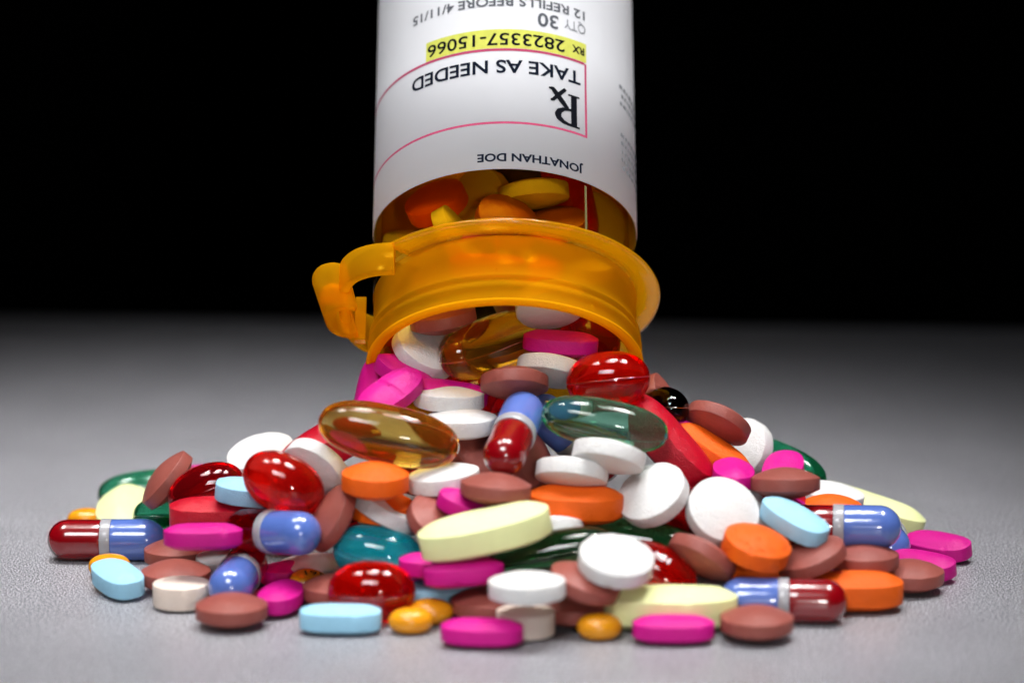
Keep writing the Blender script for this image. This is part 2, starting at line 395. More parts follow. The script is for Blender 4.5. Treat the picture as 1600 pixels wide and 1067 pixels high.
# ---------------------------------------------------------------- the table and the backdrop
def table():
    # a slab with a rounded rear edge, its rear edge a little askew
    V, F = [], []
    prof = [(-560, -30), (-560, -2), (-559, -0.6), (-557, 0)]
    ys = [-400, -200, -100, 0, 100, 170]
    prof += [(y, 0) for y in ys]
    Rr = 12.0; ye = 250.0
    prof += [(ye-Rr+Rr*math.sin(a), -Rr+Rr*math.cos(a)) for a in [PI/2*k/8 for k in range(9)]]
    prof += [(ye, -30)]
    xs = [-620, -300, 0, 300, 620]
    for x in xs:
        for y, z in prof:
            yy = y if y < 185 else y - 0.08*x
            V.append((x, yy, z))
    n = len(prof)
    for i in range(len(xs)-1):
        for k in range(n-1):
            F.append((i*n+k, (i+1)*n+k, (i+1)*n+k+1, i*n+k+1))
    F.append(tuple(range(n))); F.append(tuple((len(xs)-1)*n+k for k in range(n-1, -1, -1)))
    F.append((0, n-1, (len(xs)-1)*n+n-1, (len(xs)-1)*n))
    me = mesh('table_top', V, F, M['table'], smooth=False)
    o = obj('table_top', me); tag(o, kind='structure')
    me2 = mesh('backdrop', [(-2500, 0, -900), (2500, 0, -900), (2500, 0, 1800), (-2500, 0, 1800), (-2500, 30, -900), (2500, 30, -900), (2500, 30, 1800), (-2500, 30, 1800)],
               [(0, 1, 2, 3), (5, 4, 7, 6), (4, 0, 3, 7), (1, 5, 6, 2), (3, 2, 6, 7), (4, 5, 1, 0)], M['cloth'], smooth=False)
    b = obj('backdrop', me2); b.location = (0, 1.5, 0); tag(b, kind='structure')

table()

# ---------------------------------------------------------------- the pill bottle (local frame: +X across, +Y the near side of the rim, +Z out of the mouth's far end towards the base)
tilt = R(38)
AX = Vector((0, math.sin(tilt), math.cos(tilt)))       # from the mouth towards the base
UX = Vector((0, -math.cos(tilt), math.sin(tilt)))      # towards the near side of the rim
XX = Vector((1, 0, 0))
BOT = Matrix((XX, UX, AX)).transposed().to_4x4()
def lathe(prof, n=128, a0=0.0, a1=2*PI, close=None):
    """prof: (radius, height) pairs as a closed loop, or an open line; turned about Z"""
    full = abs(a1-a0-2*PI) < 1e-6
    V, F = [], []
    m = n if full else n+1
    for k in range(m):
        t = a0+(a1-a0)*k/n
        for r, z in prof: V.append((r*math.cos(t), r*math.sin(t), z))
    q = len(prof)
    for k in range(n):
        k2 = (k+1) % m
        for i in range(q if close else q-1):
            j = (i+1) % q
            F.append((k*q+i, k2*q+i, k2*q+j, k*q+j))
    if close and not full:
        F.append(tuple(range(q-1, -1, -1))); F.append(tuple((m-1)*q+i for i in range(q)))
    return V, F
def smooth_path(P, n=6):
    out = []
    Q = [P[0]]+list(P)+[P[-1]]
    for i in range(1, len(Q)-2):
        p0, p1, p2, p3 = Q[i-1:i+3]
        for k in range(n):
            t = k/n
            out.append(tuple(0.5*((2*b)+(c-a)*t+(2*a-5*b+4*c-d)*t*t+(-a+3*b-3*c+d)*t**3) for a, b, c, d in zip(p0, p1, p2, p3)))
    out.append(P[-1])
    return out
def wall(P, th, z0, z1, z1b=None, inset=0.0):
    """an upright wall of thickness TH along the plan path P between heights z0 (mouth side) and z1; bevelled edges"""
    V, F = [], []
    n = len(P); bv = min(0.35, th*0.3)
    for i, (x, y) in enumerate(P):
        a = Vector(P[max(0, i-1)]); b = Vector(P[min(n-1, i+1)])
        d = (b-a).normalized(); nn = Vector((-d.y, d.x))
        zz0 = z0 if not callable(z0) else z0(i/(n-1))
        zz1 = z1 if not callable(z1) else z1(i/(n-1))
        h = th/2
        for off, z in ((-h, zz0+bv), (-h, zz1-bv), (-h+bv, zz1), (h-bv, zz1), (h, zz1-bv), (h, zz0+bv), (h-bv, zz0), (-h+bv, zz0)):
            p = Vector((x, y))+nn*off
            pull = 1-inset*(z1max-z)/10.0 if inset else 1
            V.append((p.x*pull, p.y*pull, z))
    for i in range(n-1):
        for k in range(8):
            j = (k+1) % 8
            F.append((i*8+k, i*8+j, (i+1)*8+j, (i+1)*8+k))
    F.append(tuple(range(7, -1, -1))); F.append(tuple((n-1)*8+k for k in range(8)))
    return V, F
z1max = 13.4

bottle = obj('pill_bottle', None); bottle.empty_display_size = 0.02
bottle.matrix_world = Matrix.Translation(Vector((-1.2, 4.0, 32.3))*MM) @ BOT
tag(bottle, 'amber prescription bottle with white printed label tipped mouth down over the pile', 'bottle')
RB = 22.4
# body: outer and inner skin, closed base far above the picture
bp_ = [(RB-0.25, 13.4), (RB, 14.2), (RB, 30), (RB, 60), (RB, 101), (RB-0.4, 102.4), (RB-1.6, 103), (0.01, 103), (0.01, 101.6), (RB-2.2, 101.6), (RB-1.4, 100.5), (RB-1.3, 60), (RB-1.3, 30), (RB-1.3, 13.4)]
V, F = lathe(bp_, 128)
body = obj('bottle_body', mesh('bottle_body', V, F, M['amber_wall']), bottle)
# neck with its thread ridges, from the flange (high z) to the lip (z = 0)
np_ = [(22.25, 12.5), (22.1, 11.5), (22.1, 7.0), (22.2, 5.6), (22.75, 5.2), (22.8, 4.7), (22.45, 4.35), (22.4, 3.9), (22.85, 3.55), (22.95, 3.1), (22.9, 2.7), (22.55, 2.4), (22.5, 1.0), (22.6, 0.62), (21.1, 0.62), (21.1, 12.5)]
V, F = lathe(np_, 128)
neck = obj('bottle_neck', mesh('bottle_neck', V, F, M['amber_neck']), bottle)
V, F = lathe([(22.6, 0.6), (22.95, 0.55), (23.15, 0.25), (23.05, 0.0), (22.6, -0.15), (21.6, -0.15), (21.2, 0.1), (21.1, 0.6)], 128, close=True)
obj('mouth_lip', mesh('mouth_lip', V, F, M['amber_edge_glow']), bottle)
# flange: a disc that is open where the locking tab stands
fp_ = [(21.0, 12.55), (25.6, 12.55), (26.1, 12.75), (26.25, 13.1), (26.1, 13.45), (25.6, 13.6), (21.0, 13.6)]
V, F = lathe(fp_, 110, R(-128), R(136), close=True)
flange = obj('rim_flange', mesh('rim_flange', V, F, M['amber_neck']), bottle)
# mould seam down the front of the neck
V, F = lathe([(22.0, 12.3), (22.3, 12.3), (22.3, 6.2), (22.0, 6.2)], 1, R(93.0), R(93.8), close=True)
obj('mould_seam', mesh('mould_seam', V, F, M['amber_neck'], smooth=False), bottle)
# thin pale strip painting in the highlight streak on the clear body
for k, ang in enumerate((53.5,)):
    V, F = lathe([(RB-0.05, 14.4), (RB+0.16, 14.6), (RB+0.16, 24.2), (RB-0.05, 24.4)], 2, R(ang-0.4), R(ang+0.4), close=True)
    obj('highlight_streak', mesh('highlight_streak', V, F, M['painted_streak'], smooth=False), bottle)
# locking tab
tabm = obj('locking_tab', None, bottle)
A = smooth_path([(-18.0, 17.8), (-21.5, 17.2), (-24.4, 15.4), (-26.2, 12.2), (-26.8, 7.5), (-26.7, 2.0), (-26.0, -3.0), (-24.0, -6.5), (-22.2, -8.0)])
V, F = wall(A, 1.8, lambda t: 7.9 if t < 0.6 else 7.9-1.1*min(1, (t-0.6)/0.25), 13.4)
obj('tab_bracket', mesh('tab_bracket', V, F, M['amber_neck']), tabm)
Bp = smooth_path([(-26.6, 10.4), (-28.6, 11.0), (-30.4, 9.8), (-31.3, 7.0), (-31.2, 3.6), (-30.2, 1.2), (-28.4, 0.2), (-26.6, 0.4)])
V, F = wall(Bp, 1.9, 5.6, 13.4, inset=0.10)
obj('tab_lug', mesh('tab_lug', V, F, M['amber_neck']), tabm)
def plate(P, z0, z1):
    n = len(P); V = [(x, y, z0) for x, y in P]+[(x, y, z1) for x, y in P]
    F = [tuple(range(n-1, -1, -1)), tuple(range(n, 2*n))]+[(i, (i+1) % n, n+(i+1) % n, n+i) for i in range(n)]
    return V, F
V, F = plate([(-23.4, -1.2), (-23.4, 0.2), (-25.2, 0.2), (-25.2, -1.2)], 5.0, 13.2)
obj('tab_strut', mesh('tab_strut', V, F, M['amber_neck'], smooth=False), tabm)

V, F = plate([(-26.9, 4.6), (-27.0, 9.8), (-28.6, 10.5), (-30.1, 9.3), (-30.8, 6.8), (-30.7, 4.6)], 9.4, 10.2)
obj('tab_shelf', mesh('tab_shelf', V, F, M['amber_edge_glow'], smooth=False), tabm)
# ---- label: paper sleeve round the body
RL = RB+0.14
V, F = lathe([(RB+0.03, 24.9), (RL, 24.9), (RL, 50), (RL, 75), (RL, 99.5), (RB+0.03, 99.5)], 160, R(-70), R(262), close=True)
label = obj('paper_label', mesh('paper_label', V, F, M['paper']), bottle)
def wrap(V, RR):
    """(s, z) on the flattened label to the cylinder; s = 0 on the near side, growing the way the writing runs"""
    return [(RR*math.cos(PI/2+s/RR), RR*math.sin(PI/2+s/RR), z) for s, z in V]
def patch(name, s0, s1, z0, z1, mat, lift, n=None):
    n = n or max(2, int(abs(s1-s0)/0.5))
    V, F = [], []
    for i in range(n+1):
        s = s0+(s1-s0)*i/n
        V += [(s, z0), (s, z1)]
    for i in range(n): F.append((2*i, 2*i+2, 2*i+3, 2*i+1))
    return obj(name, mesh(name, wrap(V, RL+lift), F, mat), label)
def strip_poly(name, P, mat, lift):
    """closed outline on the flattened label"""
    bm = bmesh.new()
    for ring in P[:1]:
        vs = [bm.verts.new((s, z, 0)) for s, z in ring]
        bm.faces.new(vs)
    bmesh.ops.triangulate(bm, faces=bm.faces[:])
    me = bpy.data.meshes.new(name); bm.to_mesh(me); bm.free()
    V = [(v.co.x, v.co.y) for v in me.vertices]; F = [tuple(p.vertices) for p in me.polygons]
    bpy.data.meshes.remove(me)
    return obj(name, mesh(name, wrap(V, RL+lift), F, mat), label)
def text_flat(body, height, width=None, bold=0.0, spacing=1.0):
    """letters as flat triangles; returns points scaled so that capitals are HEIGHT high and the line WIDTH long"""
    cu = bpy.data.curves.new('letters', 'FONT'); cu.body = body; cu.size = 1.0; cu.offset = bold; cu.resolution_u = 4; cu.space_character = spacing
    cu.fill_mode = 'FRONT'
    o = bpy.data.objects.new('letters', cu); C.objects.link(o)
    dg = bpy.context.evaluated_depsgraph_get(); dg.update()
    me = bpy.data.meshes.new_from_object(o.evaluated_get(dg))
    V = [tuple(v.co) for v in me.vertices]; F = [tuple(p.vertices) for p in me.polygons]
    bpy.data.objects.remove(o); bpy.data.curves.remove(cu); bpy.data.meshes.remove(me)
    x0 = min(v[0] for v in V); x1 = max(v[0] for v in V); y0 = 0.0; y1 = max(v[1] for v in V)
    sy = height/(y1-y0); sx = (width/(x1-x0)) if width else sy
    return [((v[0]-x0)*sx, (v[1]-y0)*sy) for v in V], F
def print_line(body, s0, s1, zbase, height, mat, bold=0.0, lift=0.07, spacing=1.0):
    V, F = text_flat(body, height, abs(s1-s0), bold, spacing)
    # writing runs along +s, its top points to the mouth (-z)
    P = [(s0+x, zbase-y) for x, y in V]
    return obj('printed_line', mesh('printed_line', wrap(P, RL+lift), F, mat, smooth=False), label)
def ribbon(pieces, name, mat, s0, z0):
    """strokes with varying width on the flattened label: pieces are lists of (x, y, width) in upright letter space"""
    V, F = [], []
    for q, P in enumerate(pieces):
        Q = []
        for a, b in zip(P[:-1], P[1:]):
            for k in range(4): Q.append(tuple(u+(v-u)*k/4 for u, v in zip(a, b)))
        Q.append(P[-1])
        base = len(V)
        for i, (x, y, wd) in enumerate(Q):
            a = Vector(Q[max(0, i-1)][:2]); b = Vector(Q[min(len(Q)-1, i+1)][:2])
            d = (b-a).normalized(); nn = Vector((-d.y, d.x))*wd/2
            for sg in (1, -1):
                V.append(wrap([(s0+x+nn.x*sg, z0-(y+nn.y*sg))], RL+0.07+0.004*(q % 8))[0])
        for i in range(len(Q)-1): F.append((base+2*i, base+2*i+1, base+2*i+3, base+2*i+2))
    return obj(name, mesh(name, V, F, mat, smooth=False), label)
print_line('JONATHAN DOE', -13.85, 4.55, 27.75, 1.5, M['ink_navy'], 0.03)
print_line('TAKE AS NEEDED', -13.5, 17.35, 46.05, 2.55, M['ink_navy'], 0.02)
patch('marker_stripe', -14.8, 14.3, 48.5, 52.3, M['ink_yellow'], 0.03)
print_line('RX', -14.4, -11.9, 51.2, 1.45, M['ink_black'], 0.03)
print_line('2823357-15066', -10.5, 13.95, 51.45, 2.4, M['ink_black'], 0.014)
print_line('QTY', -14.7, -10.4, 56.0, 1.9, M['ink_grey'], 0.0)
print_line('30', -9.3, -5.6, 56.05, 2.65, M['ink_mid'], 0.02)
print_line('12 REFILLS BEFORE 4/11/15', -14.6, 17.4, 58.75, 1.75, M['ink_mid'], 0.02)
# pink frame, open round the far side
patch('frame_line', -14.8, 36.0, 33.58, 34.0, M['ink_pink'], 0.04)
patch('frame_line', -14.4, 36.0, 47.95, 48.42, M['ink_pink'], 0.045)
patch('frame_line', -14.8, -14.38, 34.0, 47.95, M['ink_pink'], 0.04)
patch('frame_line', -14.8, -14.4, 47.95, 48.2, M['ink_pink'], 0.04)
# prescription symbol: stem with serifs, bowl, leg and the stroke across the leg
bowl = [(1.3, 6.0, 0.5), (2.2, 6.02, 0.5), (3.2, 5.75, 0.75), (4.0, 5.1, 1.05), (4.2, 4.45, 1.15), (3.9, 3.75, 1.0), (3.1, 3.25, 0.65), (2.2, 3.1, 0.5), (1.4, 3.1, 0.5)]
ribbon([[(1.15, 0.2, 1.15), (1.15, 6.1, 1.15)],
        [(0.05, 6.12, 0.34), (1.9, 6.12, 0.34)],
        [(0.05, 0.17, 0.34), (2.25, 0.17, 0.34)],
        bowl,
        [(2.3, 3.1, 0.7), (3.4, 1.8, 1.0), (4.6, 0.3, 0.95), (5.1, -0.35, 0.75), (5.8, -0.42, 0.3)],
        [(2.75, -0.75, 0.6), (3.8, 0.35, 0.75), (5.0, 1.75, 0.6), (5.5, 1.95, 0.35)]],
       'printed_symbol', M['ink_black'], -13.3, 41.05)
# faint small print of the next column, too thin to read
rs = random.Random(5)
for z in (48.3, 46.6, 44.9, 38.6, 37.0, 35.4, 33.8, 32.2):
    P = []
    s = -37.0
    while s < -24.2:
        a = rs.uniform(0.5, 1.4)
        P.append([(s, 0.0, 0.7), (min(s+a, -23.6), 0.0, 0.7)])
        s += a+0.45
    ribbon(P, 'small_print', M['ink_grey'], 0.0, z)


# ---------------------------------------------------------------- pills
def cap_half(sign, r, hl, x0, n=48):
    """one half of a hard capsule: closed, from x0 to its round end"""
    h = hl-r
    pr = [(x0, 0.0), (x0, r-0.12), (x0+0.06, r-0.02)]
    pr += [(x0+0.2+(h-x0-0.2)*k/4, r) for k in range(5)]
    pr += [(h+r*math.sin(a), r*math.cos(a)) for a in [PI/2*k/14 for k in range(1, 14)]]+[(hl, 0.0)]
    V, F = revolve_x(pr, n)
    if sign < 0:
        V = [(-x, -y, z) for x, y, z in V]
    return V, F
def band_ring(r, x0, x1, n=48):
    pr = [(x0, r-0.3), (x0, r-0.04), (x0+0.06, r), (x1-0.06, r), (x1, r-0.04), (x1, r-0.3), (x0, r-0.3)]
    return revolve_x(pr, n)
def seam_line(hl, r, p, n=72):
    """the fine moulded seam that runs lengthwise round a softgel"""
    V, F = [], []
    w, e = 0.10, 0.06
    def pt(t, k):
        c, s = math.cos(t), math.sin(t)
        return (hl*k*math.copysign(abs(c)**(2/p), c), r*k*math.copysign(abs(s)**(2/p), s))
    for i in range(n):
        t = 2*PI*i/n
        k1 = 1+e/r
        a = pt(t, 0.998); b = pt(t, k1)
        V += [(a[0], a[1], -w), (b[0], b[1], -w*0.4), (b[0], b[1], w*0.4), (a[0], a[1], w)]
    for i in range(n):
        j = (i+1) % n
        for k in range(4):
            F.append((4*i+k, 4*i+(k+1) % 4, 4*j+(k+1) % 4, 4*j+k))
    return V, F

MATS = {'brown_tablet': 'brown', 'white_tablet': 'white', 'cream_tablet': 'cream', 'orange_tablet': 'orange', 'magenta_caplet': 'magenta', 'blue_caplet': 'blue',
        'orange_caplet': 'orange', 'yellow_caplet': 'yellow', 'red_caplet': 'red', 'coated_pill': 'amberpill', 'amber_softgel': 'gel_amber', 'green_softgel': 'gel_green',
        'dark_softgel': 'gel_dark', 'red_softgel': 'gel_red', 'teal_softgel': 'gel_teal'}
NAMES = {'magenta_caplet': 'pink_caplet', 'coated_pill': 'yellow_pill', 'dark_softgel': 'dark_green_softgel', 'blue_caplet': 'sky_blue_caplet', 'capsule': 'two_tone_capsule', 'yellow_caplet': 'pale_yellow_caplet'}
CATS = {'T': 'tablet', 'O': 'tablet', 'E': 'tablet', 'S': 'softgel', 'C': 'capsule'}
CACHE = {}
def shared(key, build):
    if key not in CACHE: CACHE[key] = build()
    return CACHE[key]
def gel_key(kind, v):
    if v == 'deep': return 'gel_deep'
    if v == 'black': return 'gel_black'
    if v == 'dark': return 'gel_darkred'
    return MATS[kind]
def build_pill(kind, v, loc, q, lab):
    ty, dim = KINDS[kind]
    name = NAMES.get(kind, kind)
    if v == 'black': name = 'black_softgel'
    mw = Matrix.Translation(Vector(loc)*MM) @ Quaternion(q).to_matrix().to_4x4()
    grp = name.replace('_', ' ')+'s of the spilled pile'
    if v == 'buried': grp = 'buried '+grp
    if ty in 'TO':
        mk = {'pit': 'orange_pit'}.get(v, MATS[kind])
        var = WEAR[0] % 4; WEAR[0] += 1
        me = shared((kind, mk, v if v == 'score' else var), lambda: mesh(name, *worn(*(scored(dim) if v == 'score' else slab(*dim, n=96)), dim, var), M[mk]))
        o = obj(name, me)
    elif ty == 'E':
        def mk_e():
            V, F = [], []
            pr = []
            n = 40; mrows = 18
            for i in range(mrows+1):
                t = PI*i/mrows
                for k in range(n):
                    f = 2*PI*k/n
                    s = abs(math.sin(t))**0.75
                    c = math.copysign(abs(math.cos(t))**0.95, math.cos(t))
                    V.append((dim[0]*s*math.cos(f), dim[1]*s*math.sin(f), dim[2]*c))
            for i in range(mrows):
                for k in range(n):
                    F.append((i*n+k, (i+1)*n+k, (i+1)*n+(k+1) % n, i*n+(k+1) % n))
            return mesh(name, V, F, M[MATS[kind]])
        o = obj(name, shared(kind, mk_e))
        if v == 'print':
            V, F = text_flat('161', 1.25, 2.9, 0.01)
            P = []
            for x, y in V:
                X, Y = -(x-1.45), -(y-0.62)
                zz = dim[2]*math.sqrt(max(0, 1-(X/dim[0])**2-(Y/dim[1])**2))
                P.append((X, Y, zz+0.13))
            obj('printed_mark', mesh('printed_mark', P, F, M['ink_black'], smooth=False), o)
    elif ty == 'S':
        mk = gel_key(kind, v)
        me = shared((kind, mk), lambda: mesh(name, *revolve_x(gel_prof(*dim, n=40), 64), M[mk]))
        o = obj(name, me)
        s = shared((kind, mk, 'seam'), lambda: mesh('seam', *seam_line(*dim), M[mk]))
        obj('seam', s, o)
        if v == 'print':
            V, F = text_flat('AC4', 1.35, 3.3, 0.0)
            P = []
            for x, y in V:
                X, Y = (x-1.6), (y-0.7)
                rr = dim[1]*(max(0.0, 1-abs(X/dim[0])**dim[2]))**(1/dim[2])+0.02
                a = Y/dim[1]+0.75
                P.append((X, -rr*math.cos(a), rr*math.sin(a)))
            obj('printed_mark', mesh('printed_mark', P, F, M['ink_white'], smooth=False), o)
    else:
        Lc, r = dim; hl = Lc/2
        o = obj(name, None); o.empty_display_size = 0.005
        redm = 'cap_clear' if v == 'clear' else 'cap_red'
        obj('red_half', shared(('cap', redm), lambda: mesh('red_half', *cap_half(1, r-0.1, hl-0.1, 0.85), M[redm])), o)
        obj('blue_half', shared(('cap', 'blue'), lambda: mesh('blue_half', *cap_half(-1, r, hl, 0.85), M['cap_blue'])), o)
        obj('sealing_band', shared(('cap', 'band'), lambda: mesh('sealing_band', *band_ring(r+0.06, -0.85, 0.85), M['cap_band'])), o)
    o.matrix_world = mw
    tag(o, lab, CATS[ty], grp)
    return o
WEAR = [0]
def worn(V, F, dim, seed):
    """a rim that is not quite true: faint waviness, rubbed edge, a few tiny chips"""
    rr = random.Random(int(dim[0]*1000+dim[3]*100)*7+seed)
    ph = [rr.uniform(0, 2*PI) for _ in range(6)]
    chips = [(rr.uniform(0, 2*PI), rr.choice((-1, 1)), rr.uniform(0.05, 0.16), rr.uniform(0.02, 0.07)) for _ in range(rr.choice((2, 4, 6)))]
    h = dim[3]/2
    out = []
    for x, y, z in V:
        a = math.atan2(y/dim[1], x/dim[0]); q = math.hypot(x/dim[0], y/dim[1])
        k = 1+0.004*math.sin(2*a+ph[0])+0.003*math.sin(5*a+ph[1])+0.002*math.sin(11*a+ph[2])
        x *= k; y *= k
        edge = math.exp(-((abs(z)-h)/0.16)**2)
        if edge > 0.05 and q > 0.85:
            d = 0.022*(math.sin(17*a+ph[3])+math.sin(29*a+ph[4])+math.sin(43*a+ph[5]))*0.6
            for ca, cs, dep, wd in chips:
                if cs*z > 0:
                    da = (a-ca+PI) % (2*PI)-PI
                    d += dep*math.exp(-(da/wd)**2)
            z -= math.copysign(max(d, -0.03)*edge, z)
            f = 1-max(d, 0)*edge*0.9/min(dim[0], dim[1])
            x *= f; y *= f
        out.append((x, y, z))
    return out, F
def scored(dim):
    """a caplet whose upper face carries a pressed score line across the middle"""
    V, F = slab(*dim, n=144, kd=16)
    top = dim[3]/2+0.04
    return [(x, y, z-(0.42*math.exp(-(x/0.22)**2) if z > top else 0)) for x, y, z in V], F

